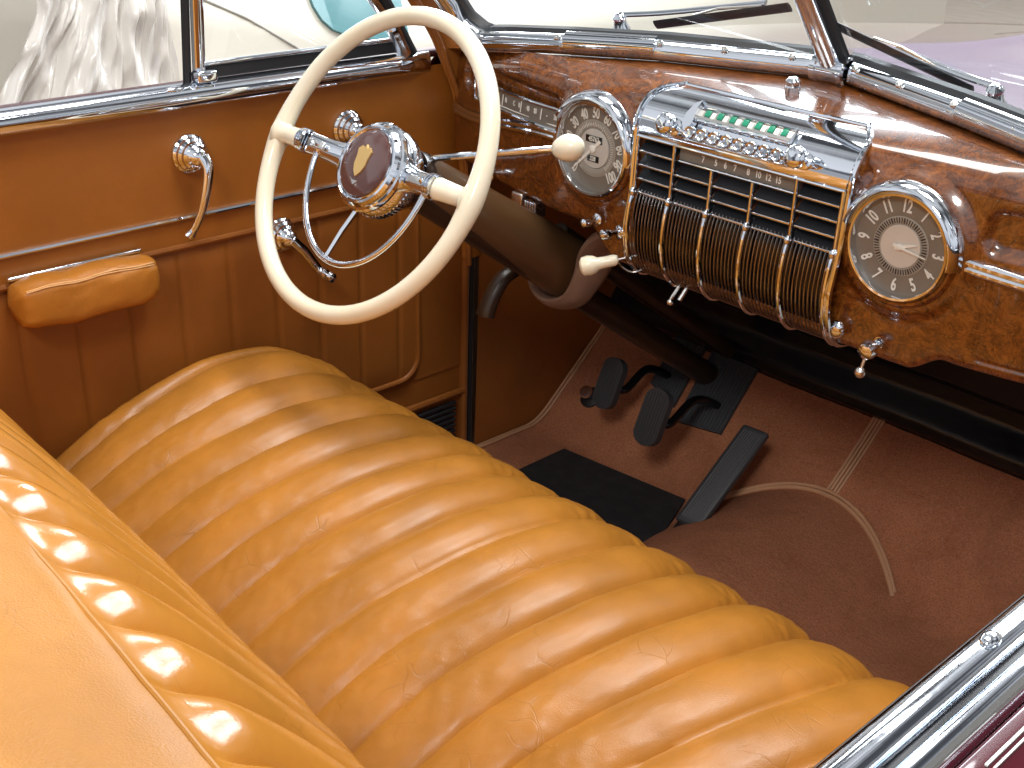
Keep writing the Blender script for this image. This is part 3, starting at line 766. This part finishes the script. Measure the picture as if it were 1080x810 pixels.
# little controls on the wood
def knob(o, d, r, name='control_knob', m='chrome'):
    k = MB().lathe([(r*1.25, 0), (r*1.25, .003), (r*.9, .005), (r*.5, .006), (r*.5, .016), (r*.95, .020), (r, .026), (r*.85, .032), (r*.4, .035), (0, .0355)], o, d, 24); return k.build(name, M[m], dash)
knob((-.252, .322, .640), (0, -1, .0), .0075); knob((-.206, .322, .632), (-.25, -1, 0), .0085); knob((-.55, .368, .632), (.3, -1, 0), .0095)
MB().sphere((.182, .316, .605), .011, (1, .7, 1.2), 14).build('lighter_button', M['chrome'], dash)
kb = knob((.236, .332, .600), (-.05, -1, -.12), .0125)
MB().tube([(.234, .306, .586), (.233, .302, .572)], .0022, 8).sphere((.233, .301, .567), .0075, n=12).build('key_tag', M['steel'], kb)
# cap nuts on the top shelf
MB().lathe([(.011, 0), (.011, .006), (.0095, .008), (.0105, .010), (.0105, .014), (.006, .018), (0, .0185)], (-.012, .435, .8635), (0, -.1, 1), 24).build('cap_nut', M['chrome'], dash)
MB().tube([(-.095, .345, .585), (-.098, .325, .562), (-.099, .322, .556)], .0028, 8).sphere((-.099, .322, .553), .0055, n=10).tube([(-.082, .345, .585), (-.083, .328, .566), (-.084, .324, .560)], .0036, 8).build('toggle_switch', M['steel'], dash)
# heater switch block left of the column
k = MB().box((-.452, .352, .618), (.026, .022, .022), bev=.003).build('switch_block', M['steel'], dash)
k = MB()
for i in range(5): k.box((-.424+.0058*i, .345, .612), (.0042, .024, .026), bev=.001)
k.build('switch_ribs', M['chrome'], dash)

# ================================================================== STEERING COLUMN
colm = thing('steering_column', 'brown painted steering column with shroud slanting down to the toe board', 'steering column', (-.395, .5, .4))
A = Vector((0, .824, -.567)); Bn = Vector((0, .567, .824)); W0 = Vector((-.395, 0, .748))
def ax(s, x=0, n=0): return W0+A*s+Vector((x, 0, 0))+Bn*n
MB().tube([ax(.05), ax(1.06)], .024, 20).build('column_tube', M['browndark'], colm)
MB().tube([ax(.42, .0, .068), ax(.75, .01, .066), ax(1.10, .02, .064)], .019, 16).build('shift_tube', M['browndark'], colm)
def shroud(u, v):
    s = .085+.420*u; a = 2*math.pi*v; h = .034+.022*u; w = .033+.012*u
    return ax(s, w*math.sin(a), .024+.004*u+h*math.cos(a))
sh = MB().grid(shroud, 30, 40, cv=True).build('shroud', M['brown'], colm)
MB().lathe([(.034, 0), (.040, -.004), (.043, .006), (.040, .016), (.034, .018)], ax(.075, 0, .014), A, 32).build('shroud_collar', M['browndark'], colm)
# support hoop that wraps the column and flares up to the dash
hpnts = curve([ax(.46, -.058, .055), ax(.475, -.060, .02), ax(.485, -.040, -.020), ax(.485, .0, -.034), ax(.478, .044, -.018), ax(.465, .064, .020), ax(.450, .074, .056), ax(.415, .104, .085), ax(.39, .15, .105), ax(.36, .20, .118)], 50)
MB().tube(hpnts, [.017+.010*math.exp(-((i-36)/9)**2) for i in range(51)], 14, flat=(1.5, .62), up=(0, .1, 1) if False else None).build('support_hoop', M['brownlite'], colm)
k = MB().box(ax(.385, .11, .105), (.13, .10, .020), X=(1, 0, 0), Y=A, Z=Bn, bev=.009); k.build('support_plate', M['brownlite'], colm)
# shift lever with ivory knob
lv = thing('shift_lever', 'thin chrome shift lever with ivory egg knob right of the column', 'gear lever', (-.37, .10, .72))
a = Vector((-.365, .097, .747)); b = Vector((-.162, .131, .7985))
MB().tube([Vector((-.392, .098, .728)), a, a.lerp(b, .5), b], [.008, .0052, .0044, .0042], 10).build('rod', M['chrome'], lv)
d = (b-a).normalized()
MB().lathe([(.0, -.004), (.006, -.003), (.0125, .004), (.0172, .014), (.0182, .023), (.0160, .033), (.0105, .0405), (.0045, .044), (0, .0445)], b, d, 28).build('knob', M['ivory'], lv)
# parking brake handle: hooked brown lever
hk = thing('brake_lever', 'brown hooked release lever hanging under the column left side', 'lever', (-.47, .36, .46))
MB().tube(curve([(-.468, .430, .500), (-.470, .385, .490), (-.472, .340, .478), (-.474, .318, .455), (-.475, .303, .425), (-.475, .300, .415)], 30), [.014+.004*i/30 for i in range(31)], 14, flat=(1, .8)).build('handle', M['browndark'], hk)
# ivory pull knob with cable
pk = thing('pull_knob', 'small ivory pull knob on a thin rod below the dashboard', 'knob', (-.22, .28, .585))
b = Vector((-.2215, .282, .5845)); d = Vector((.055, .045, .022)).normalized()
MB().lathe([(0, -.018), (.010, -.0175), (.0145, -.014), (.0155, -.004), (.0135, .004), (.0095, .010), (.0088, .020), (.0088, .034), (.0065, .040), (0, .041)], b, d, 24).build('knob', M['ivory'], pk)
MB().tube([b+d*.038, b+d*.09], .0018, 8).build('rod', M['steel'], pk)
wr = MB().tube(curve([(-.145, .335, .60), (-.160, .325, .585), (-.172, .315, .580), (-.183, .305, .588), (-.186, .30, .596)], 16), .0017, 8).build('hanging_wire', M['coppery'])
wr['label'] = 'short bare copper coloured wire curling under the dashboard edge'; wr['category'] = 'wire'

# ================================================================== STEERING WHEEL
sw = thing('steering_wheel', 'large ivory two spoke steering wheel with chrome hub and horn ring', 'steering wheel', W0)
th = R(30.2); E1 = Vector((1, 0, 0)); E2 = Vector((0, math.sin(th), math.cos(th))); NN = Vector((0, -math.cos(th), math.sin(th)))
def wp(a, b, c=0): return W0+E1*a+E2*b+NN*c
RR = .2175
def rimr(a):   # thicker where the spokes join
    return .0132+.0022*(math.exp(-(math.sin(a)/.16)**2))
MB().tube([wp(RR*math.cos(a), RR*math.sin(a)) for a in np.linspace(0, 2*math.pi, 161)[:-1]], [rimr(a) for a in np.linspace(0, 2*math.pi, 161)[:-1]], 20, closed=True).build('rim', M['ivory'], sw, angle=0)
for s in (-1, 1):
    ts = np.linspace(0, 1, 12)
    MB().tube([wp(s*(.213-.062*t), .0, .004*t) for t in ts], [.0125+.013*max(0, 1-t*3.2)**2+.003*t for t in ts], 18, flat=(1, .85), up=tuple(NN)).build('rim_spoke', M['ivory'], sw, angle=0)
    spk = MB().tube([wp(s*(.157-.105*t), 0, .004-.022*t) for t in np.linspace(0, 1, 8)], [.0155, .0155, .015, .015, .0155, .017, .0195, .022], 16, flat=(1.05, .62), up=tuple(NN)).build('spoke', M['chrome'], sw)
    k = MB()
    for q in (.151, .146, .141): k.lathe([(.0145, -.002), (.0180, -.0012), (.0180, .0012), (.0145, .002)], wp(s*q, 0, .004), E1, 24)
    k.build('spoke_rings', M['chrome'], spk)
    MB().box(wp(s*.118, 0, .0062), (.040, .012, .006), X=E1, Y=E2, Z=NN, bev=.002).build('spoke_inlay', M['steel'], spk)
HC = wp(0.004, -.002, -.010)
MB().lathe([(.026, -.085), (.034, -.075), (.042, -.058), (.054, -.042), (.063, -.028), (.0655, -.014), (.0640, -.006), (.062, -.001), (.065, .001), (.0660, .005), (.064, .009), (.059, .011)], HC, NN, 56).build('hub', M['chrome'], sw)
k = MB()
for i in range(26):
    a = R(200+150*i/25); k.tube([HC+NN*(-.028)+(E1*math.cos(a)+E2*math.sin(a))*.0635, HC+NN*(-.016)+(E1*math.cos(a)+E2*math.sin(a))*.0660], .0018, 6)
k.build('hub_flutes', M['chrome'], sw)
hb = MB().lathe([(.061, .008), (.0605, .015), (.057, .019), (.054, .0195), (.052, .0175), (.0505, .020), (.048, .0185)], HC, NN, 56).build('horn_button', M['chrome'], sw)
MB().lathe([(.0485, .0182), (.047, .0215), (.037, .0245), (.020, .0260), (0, .0265)], HC, NN, 48).build('button_face', M['red'], hb)
# plain shield-shaped emblem with wreath on the button
k = MB().prism([(x*1.2, y*1.2) for x, y in ((0, -.020), (.006, -.014), (.0095, -.006), (.010, .004), (.012, .012), (.007, .0165), (.003, .014), (0, .019), (-.003, .014), (-.007, .0165), (-.012, .012), (-.010, .004), (-.0095, -.006), (-.006, -.014))], HC+NN*.0258+E2*.002, E1, E2, NN, .0025, .0008)
k.build('emblem', M['gold'], hb)
MB().prism([(-.007, -.027), (.007, -.027), (0, -.034)], HC+NN*.0248, E1, E2, NN, .0014).build('emblem_tip', M['steel'], hb)
# horn ring: lower half only
hr = [wp(.008+.124*math.cos(a), .146*math.sin(a), .002) for a in np.linspace(math.pi+.06, 2*math.pi-.06, 50)]
hr = [wp(-.110, .004, .010), wp(-.114, -.001, .006)]+hr+[wp(.129, -.001, .006), wp(.124, .004, .010)]
MB().tube(hr, .0044, 12, flat=(1.15, .85), up=tuple(NN)).build('horn_ring', M['chrome'], sw)
MB().tube([wp(.004, -.055, -.012), wp(.0, -.10, -.002), wp(-.006, -.144, .002)], [.0042, .0040, .0036], 10).build('horn_ring_strut', M['chrome'], sw)

# ================================================================== PEDALS
def pedal(name, label, o, plate, w, h, cat='pedal'):
    o = Vector(o); t = thing(name, label, cat, o)
    Nn = Vector((0, -.92, .39)).normalized(); V = Nn.cross(Vector((-1, 0, 0))); U = Vector((1, 0, 0))
    n = 10; out = []
    for kx in range(2):
        for i in range(n+1):
            a = math.pi*i/n+(0 if kx == 0 else math.pi)
            out.append((w/2*math.cos(a), math.copysign(h/2-w*.42, 1 if kx == 0 else -1)+w*.42*math.sin(a)))
    pd = MB().prism(out, o-Nn*.012, U, V, Nn, .016, .005).build('pad', M['pedal'], t)
    k = MB()
    m = 8
    for i in range(m):
        x = -w*.40+w*.80*i/(m-1); l = h/2-w*.42+w*.42*math.sqrt(max(0, 1-(x/(w/2))**2))-.005
        k.tube([o+U*x-V*l+Nn*.004, o+U*x+V*l+Nn*.004], .0021, 6)
    k.build('pad_ribs', M['pedal'], pd)
    pp = Vector(plate)
    MB().tube(curve([o-Nn*.012, o-Nn*.03+Vector((.02, 0, -.004)), o.lerp(pp, .6)+Vector((.0, .0, .024)), pp+Vector((0, -.01, .012)), pp+Vector((0, .02, -.02))], 24), .0085, 12).build('arm', M['black'], t)
    return t
pedal('clutch_pedal', 'left black ribbed oval pedal beside the round floor button', (-.492, .650, .173), (-.474, .815, .140), .052, .106)
pedal('brake_pedal', 'right black ribbed oval pedal between the other oval pedal and accelerator', (-.330, .593, .181), (-.333, .802, .130), .056, .112)
ac = thing('accelerator_pedal', 'long flat black ribbed pedal standing from the mat beside the tunnel', 'pedal', (-.18, .55, .02))
a0 = Vector((-.190, .548, .030)); a1 = Vector((-.177, .711, .177)); V = (a1-a0).normalized(); U = Vector((1, .08, 0)).normalized(); Nn = U.cross(V).normalized()
if Nn.z < 0: Nn = -Nn
L = (a1-a0).length
pd = MB().box((a0+a1)/2, (.054, L, .016), X=U, Y=V, Z=Nn, bev=.0055).build('pad', M['pedal'], ac)
k = MB()
for i in range(8): k.tube([a0+U*(-.0175+.005*i)+V*.012+Nn*.0072, a1+U*(-.0175+.005*i)-V*.010+Nn*.0072], .0019, 6)
k.build('pad_ribs', M['pedal'], pd)
MB().box(a0-V*.004-Nn*.006, (.044, .03, .016), X=U, Y=V, Z=Nn, bev=.004).build('hinge', M['black'], ac)
# pedal boot plates on the toe board
def toep(x, y, off): return Vector((x, y-.67*off, toe(y)+.74*off))
def bootplate(name, label, q, ribs):
    t = thing(name, label, 'plate', toep(q[0][0], q[0][1], 0), 'rubber boot plates')
    c = sum(q[i][0] for i in range(4))/4, sum(q[i][1] for i in range(4))/4
    Y = Vector((0, .743, .669)); Nn = Vector((0, -.669, .743)); o = toep(c[0], c[1], .002)
    sl = 1/.743
    out = [(x-c[0], (y-c[1])*sl) for x, y in q]
    b = MB().prism(out, o, (1, 0, 0), Y, Nn, .007, .002).build('sheet', M['plate'], t, smooth=False)
    k = MB()
    for i in range(ribs):
        f = (i+.7)/(ribs+.4)
        lo = Vector((out[0][0]*(1-f)+out[1][0]*f, out[0][1]*(1-f)+out[1][1]*f)); hi = Vector((out[3][0]*(1-f)+out[2][0]*f, out[3][1]*(1-f)+out[2][1]*f))
        d = (hi-lo).normalized()*.006; lo += d; hi -= d
        k.tube([o+Vector((lo.x, 0, 0))+Y*lo.y+Nn*.007, o+Vector((hi.x, 0, 0))+Y*hi.y+Nn*.007], .0022, 6)
    k.build('sheet_ribs', M['plate'], b)
bootplate('pedal_plate', 'ribbed black rubber plate around the column foot and brake arm', [(-.398, .757), (-.293, .768), (-.304, .897), (-.418, .892)], 14)
bootplate('pedal_plate', 'ribbed black rubber plate around the arm of the clutch pedal', [(-.500, .795), (-.420, .775), (-.435, .885), (-.512, .885)], 10)
ds = thing('dimmer_switch', 'small round chrome foot button on the carpet beside the clutch', 'switch', toep(-.612, .735, 0))
Nn = Vector((0, -.669, .743)); o = toep(-.612, .735, 0)
MB().lathe([(.024, 0), (.024, .004), (.017, .008), (.012, .010), (.0, .010)], o, Nn, 24).build('base', M['rubber'], ds)
MB().lathe([(.008, .008), (.008, .020), (.0135, .022), (.0145, .026), (.0135, .030), (.007, .031), (0, .030)], o, Nn, 24).build('button', M['chrome'], ds)
# heel mat
hm = MB().prism([(-.567, .612), (-.275, .648), (-.190, .440), (-.18, .20), (-.56, .20)], (0, 0, .0015), (1, 0, 0), (0, 1, 0), (0, 0, 1), .006, .002).build('heel_mat', M['mat'], None)
hm['label'] = 'worn black rubber heel mat lying on the brown carpet below pedals'; hm['category'] = 'mat'

# ================================================================== PASSENGER DOOR
def ext(prof, y0, y1, ny=30):
    return lambda u, v: (lambda q: Vector((prof[int(q)][0], y0+(y1-y0)*u, prof[int(q)][1])))(min(len(prof)-1, round(v*(len(prof)-1))))
p3 = [tuple(p)[1:] for p in curve([(0, .7545, .758), (0, .7575, .768), (0, .762, .7705), (0, .775, .766), (0, .80, .750), (0, .83, .70), (0, .845, .6), (0, .85, .3), (0, .83, -.1)], 40)]
pdor = MB().grid(ext(p3, -1.1, .55), 3, 41).build('door', M['paint'], body); pdor['label'] = 'passenger door with burgundy skin and twin chrome sill rails'
p1 = [tuple(p)[1:] for p in curve([(0, .7125, .745), (0, .7125, .772), (0, .7150, .7795), (0, .722, .783), (0, .729, .782), (0, .7335, .777), (0, .735, .765)], 24)]
MB().grid(ext(p1, -1.1, .55), 3, 25).build('inner_rail', M['chrome'], pdor)
p2_ = [tuple(p)[1:] for p in curve([(0, .7385, .760), (0, .7395, .774), (0, .7430, .7800), (0, .7485, .7795), (0, .7530, .774), (0, .7560, .766)], 24)]
MB().grid(ext(p2_, -1.1, .55), 3, 25).build('outer_rail', M['chrome'], pdor)
MB().box((.7370, -.275, .763), (.0075, 1.65, .018)).build('glass_slot', M['black'], pdor)
MB().box((.7115, -.275, .735), (.004, 1.65, .075), bev=.0015).build('rail_seal', M['rubber'], pdor)
MB().grid(lambda u, v: Vector((.708, -1.1+1.56*u, .0+.74*v)), 4, 4).build('inner_trim', M['door'], pdor)
MB().sphere((.7245, -.394, .7835), .0058, (1.0, 1.5, .75), 14).build('rail_button', M['chrome'], pdor)
MB().box((.768, -.45, .7700), (.0016, .055, .0012)).box((.7715, -.45, .7688), (.0012, .05, .0012)).build('white_bars', M['white'], pdor)  # two short thin white bars on the burgundy skin

# ================================================================== SURROUNDINGS
fl = MB().grid(lambda u, v: Vector((-16+32*u, -12+34*v, -.36)), 4, 4).build('floor', M['floor'], None); struct(fl)
wl = MB().box((-8.2, 4, 2.2), (.2, 34, 5.2)).build('white_wall', M['wall'], None, smooth=False); wl['label'] = 'plain white wall far behind the plastic draped car'; wl['category'] = 'wall'
bw = MB().box((0, 13, 2.2), (30, .2, 5.2)).build('beige_wall', M['beigewall'], None, smooth=False); bw['label'] = 'plain beige wall ahead of the windshield'; bw['category'] = 'wall'
# cream car parked alongside
cc = thing('parked_car', 'cream car parked alongside with blue tape along its edge, tail under film', 'car', (-3.0, 1.6, -.36))
def creamx(y, z):
    e = max(0, (.62-y)/.5)            # rounded tail under the film
    fen = math.exp(-((y-.55)/.55)**2)
    x = -2.0-.06*math.sin((z+.2)*2)-.42*max(0, z-.50-.16*fen)**1.15*1.3-.9*e*e
    x += .05*fen*math.exp(-((z-.35)/.3)**2)
    return x
def creambody(u, v):
    y = .10+4.6*u; z = -.16+1.26*v
    return Vector((creamx(y, z), y, z))
MB().grid(creambody, 140, 60).grid(lambda u, v: Vector((creamx(.10+4.6*u, 1.10)-1.5*v, .10+4.6*u, 1.10+.12*math.sin(v*math.pi))), 60, 10).build('body', M['cream'], cc, angle=0)
def cren(y, z, o=.0): return Vector((creamx(y, z)+o, y, z+o*.4))
wo = [(1.062, .690), (1.068, .646), (1.085, .610), (1.117, .580), (1.194, .547), (1.28, .537), (1.40, .535), (1.42, .95), (1.20, .95), (1.10, .80)]
k = MB(); k.add([cren(a, b, .012) for a, b in wo]+[cren(a, b, -.03) for a, b in wo], [tuple(range(10))]+[(i, (i+1) % 10, 10+(i+1) % 10, 10+i) for i in range(10)])
k.build('side_window', M['tealglass'], cc, smooth=False)
MB().tube([cren(*p, .002) for p in [(.60, .76), (.691, .707), (.83, .641), (.979, .55), (1.12, .44)]], .0035, 6).build('panel_gap', M['dialring'], cc)
MB().tube([cren(y, z, .006) for y, z in [(.575, .80), (.535, .725), (.515, .68), (.507, .636), (.510, .584), (.528, .524), (.55, .46)]], .0075, 8, flat=(1.2, .4)).build('tape_edge', M['tape'], cc)
# plastic film draped over its tail
def film(u, v):
    z = 1.25-1.5*v
    yl = .150+.25*max(0, .333-v)-.95*max(0, v-.333)-1.2*max(0, v-.45)**1.5; yrr = .52+.05*max(0, v-.35)
    y = yl+(yrr-yl)*u
    f1 = noise.noise(Vector((u*4.5+v*.5, v*.55, 3))); f2 = noise.noise(Vector((u*13+v*.8, v*1.3, 8))); f3 = noise.noise(Vector((u*34+v*2, v*5, 1)))
    f4 = noise.noise(Vector((u*6-v*5, v*4+u*2, 12))); f5 = noise.noise(Vector((u*15+v*9, v*11-u*4, 21)))
    fold = .085*f1+.022*(1-2*abs(f2))+.006*f3+.035*(1-2*abs(f4))+.016*(1-2*abs(f5))
    return Vector((-1.90+fold-.05*u+.10*v, y+.015*f2, z))
fm = MB().grid(film, 260, 120).build('plastic_sheet', M['film'], None, angle=0); fm['label'] = 'crumpled translucent plastic dust sheet draped beside the cream car'; fm['category'] = 'dust sheet'
# grey car far right
gc = thing('parked_car', 'grey car with round chrome headlight, seen through the passenger pane', 'car', (-.6, 8.5, -.36))
MB().grid(lambda u, v: Vector((-2.2+3.6*u, 8.2+1.4*v*v, -.2+1.45*math.sin(min(1, v*1.25)*math.pi/2)*(1-.25*(2*u-1)**4))), 30, 20).build('body', M['greycar'], gc)
MB().lathe([(.0, .06), (.08, .05), (.12, .02), (.15, .03), (.16, 0), (.12, -.1)], (-1.75, 8.22, .62), (0, -1, 0), 28).build('headlight', M['chrome'], gc)

# ================================================================== LIGHT
w = bpy.data.worlds.new('World'); S.world = w; w.use_nodes = True; t = w.node_tree; bg = t.nodes['Background']
tc = t.nodes.new('ShaderNodeTexCoord'); sx = t.nodes.new('ShaderNodeSeparateXYZ'); t.links.new(tc.outputs['Generated'], sx.inputs[0])
rp_ = t.nodes.new('ShaderNodeValToRGB'); e = rp_.color_ramp.elements
stops = [(0, (.10, .085, .075)), (.42, (.16, .14, .13)), (.49, (.30, .29, .30)), (.53, (.62, .64, .70)), (.66, (.80, .82, .86)), (1, (.55, .55, .56))]
while len(e) < len(stops): e.new(.5)
for i, (p, c) in enumerate(stops): e[i].position = p; e[i].color = (*c, 1)
ma = t.nodes.new('ShaderNodeMath'); ma.operation = 'MULTIPLY_ADD'; ma.inputs[1].default_value = .5; ma.inputs[2].default_value = .5
t.links.new(sx.outputs['Z'], ma.inputs[0]); t.links.new(ma.outputs[0], rp_.inputs[0])
no = t.nodes.new('ShaderNodeTexNoise'); no.inputs['Scale'].default_value = 2.4; no.inputs['Detail'].default_value = 2; t.links.new(tc.outputs['Generated'], no.inputs['Vector'])
r3 = t.nodes.new('ShaderNodeValToRGB'); r3.color_ramp.elements[0].position = .42; r3.color_ramp.elements[0].color = (.10, .10, .11, 1); r3.color_ramp.elements[1].position = .56; r3.color_ramp.elements[1].color = (1.8, 1.8, 1.8, 1); t.links.new(no.outputs['Fac'], r3.inputs[0])
mm = t.nodes.new('ShaderNodeMix'); mm.data_type = 'RGBA'; mm.blend_type = 'MULTIPLY'; mm.inputs[0].default_value = .92
t.links.new(rp_.outputs[0], mm.inputs[6]); t.links.new(r3.outputs[0], mm.inputs[7]); t.links.new(mm.outputs[2], bg.inputs['Color']); bg.inputs['Strength'].default_value = .62

def area(name, loc, tgt, size, power, col=(1, 1, 1), sy=None):
    l = bpy.data.lights.new(name, 'AREA'); l.energy = power; l.color = col; l.size = size
    if sy: l.shape = 'RECTANGLE'; l.size_y = sy
    o = bpy.data.objects.new(name, l); COL.objects.link(o); o.location = loc
    o.rotation_euler = (Vector(tgt)-Vector(loc)).to_track_quat('-Z', 'Y').to_euler(); return o
area('softbox_light', (1.35, -2.5, 3.1), (-.1, .6, .1), .7, 46, (1, .97, .92))
area('overhead_light', (.35, .12, 3.3), (.1, .4, .1), .8, 56, (1, .98, .95))
area('windshield_light', (-1.15, 3.1, 2.5), (.2, -.6, .7), 2.0, 122, (.84, .92, 1), 1.15)
area('window_light', (-3.4, 2.7, 2.0), (0, 0, .5), .7, 40, (.97, .98, 1), .45)
for i in range(2): area('tube_light', (.2, 1.9+.7*i, 3.0), (0, .2, .6), 1.6, 7, (.96, .98, 1), .10)
area('garage_light', (-1.2, .6, 4.0), (-2.6, 1.2, .3), 1.4, 80, (1, .98, .95))
area('wall_fill_light', (-6.4, 2.4, 3.0), (-8.2, 2.5, -.2), 1.6, 300, (.97, .99, 1))  # added fill lamp that brightens the far white wall
area('front_light', (-1.0, 8, 4.6), (-1.0, 9, 0), 3.0, 300, (1, .98, .95))
area('hood_tint_light', (-4.3, 11.5, 2.5), (0, .8, .8), 4.2, 13, (.32, .35, 1), 2.4)  # added blue lamp, set where the hood mirrors it through the passenger pane

S.view_settings.view_transform = 'Standard'; S.view_settings.look = 'None'; S.view_settings.exposure = 0; S.view_settings.gamma = 1
S.render.engine = 'CYCLES'
S.render.resolution_x = 1024; S.render.resolution_y = 768
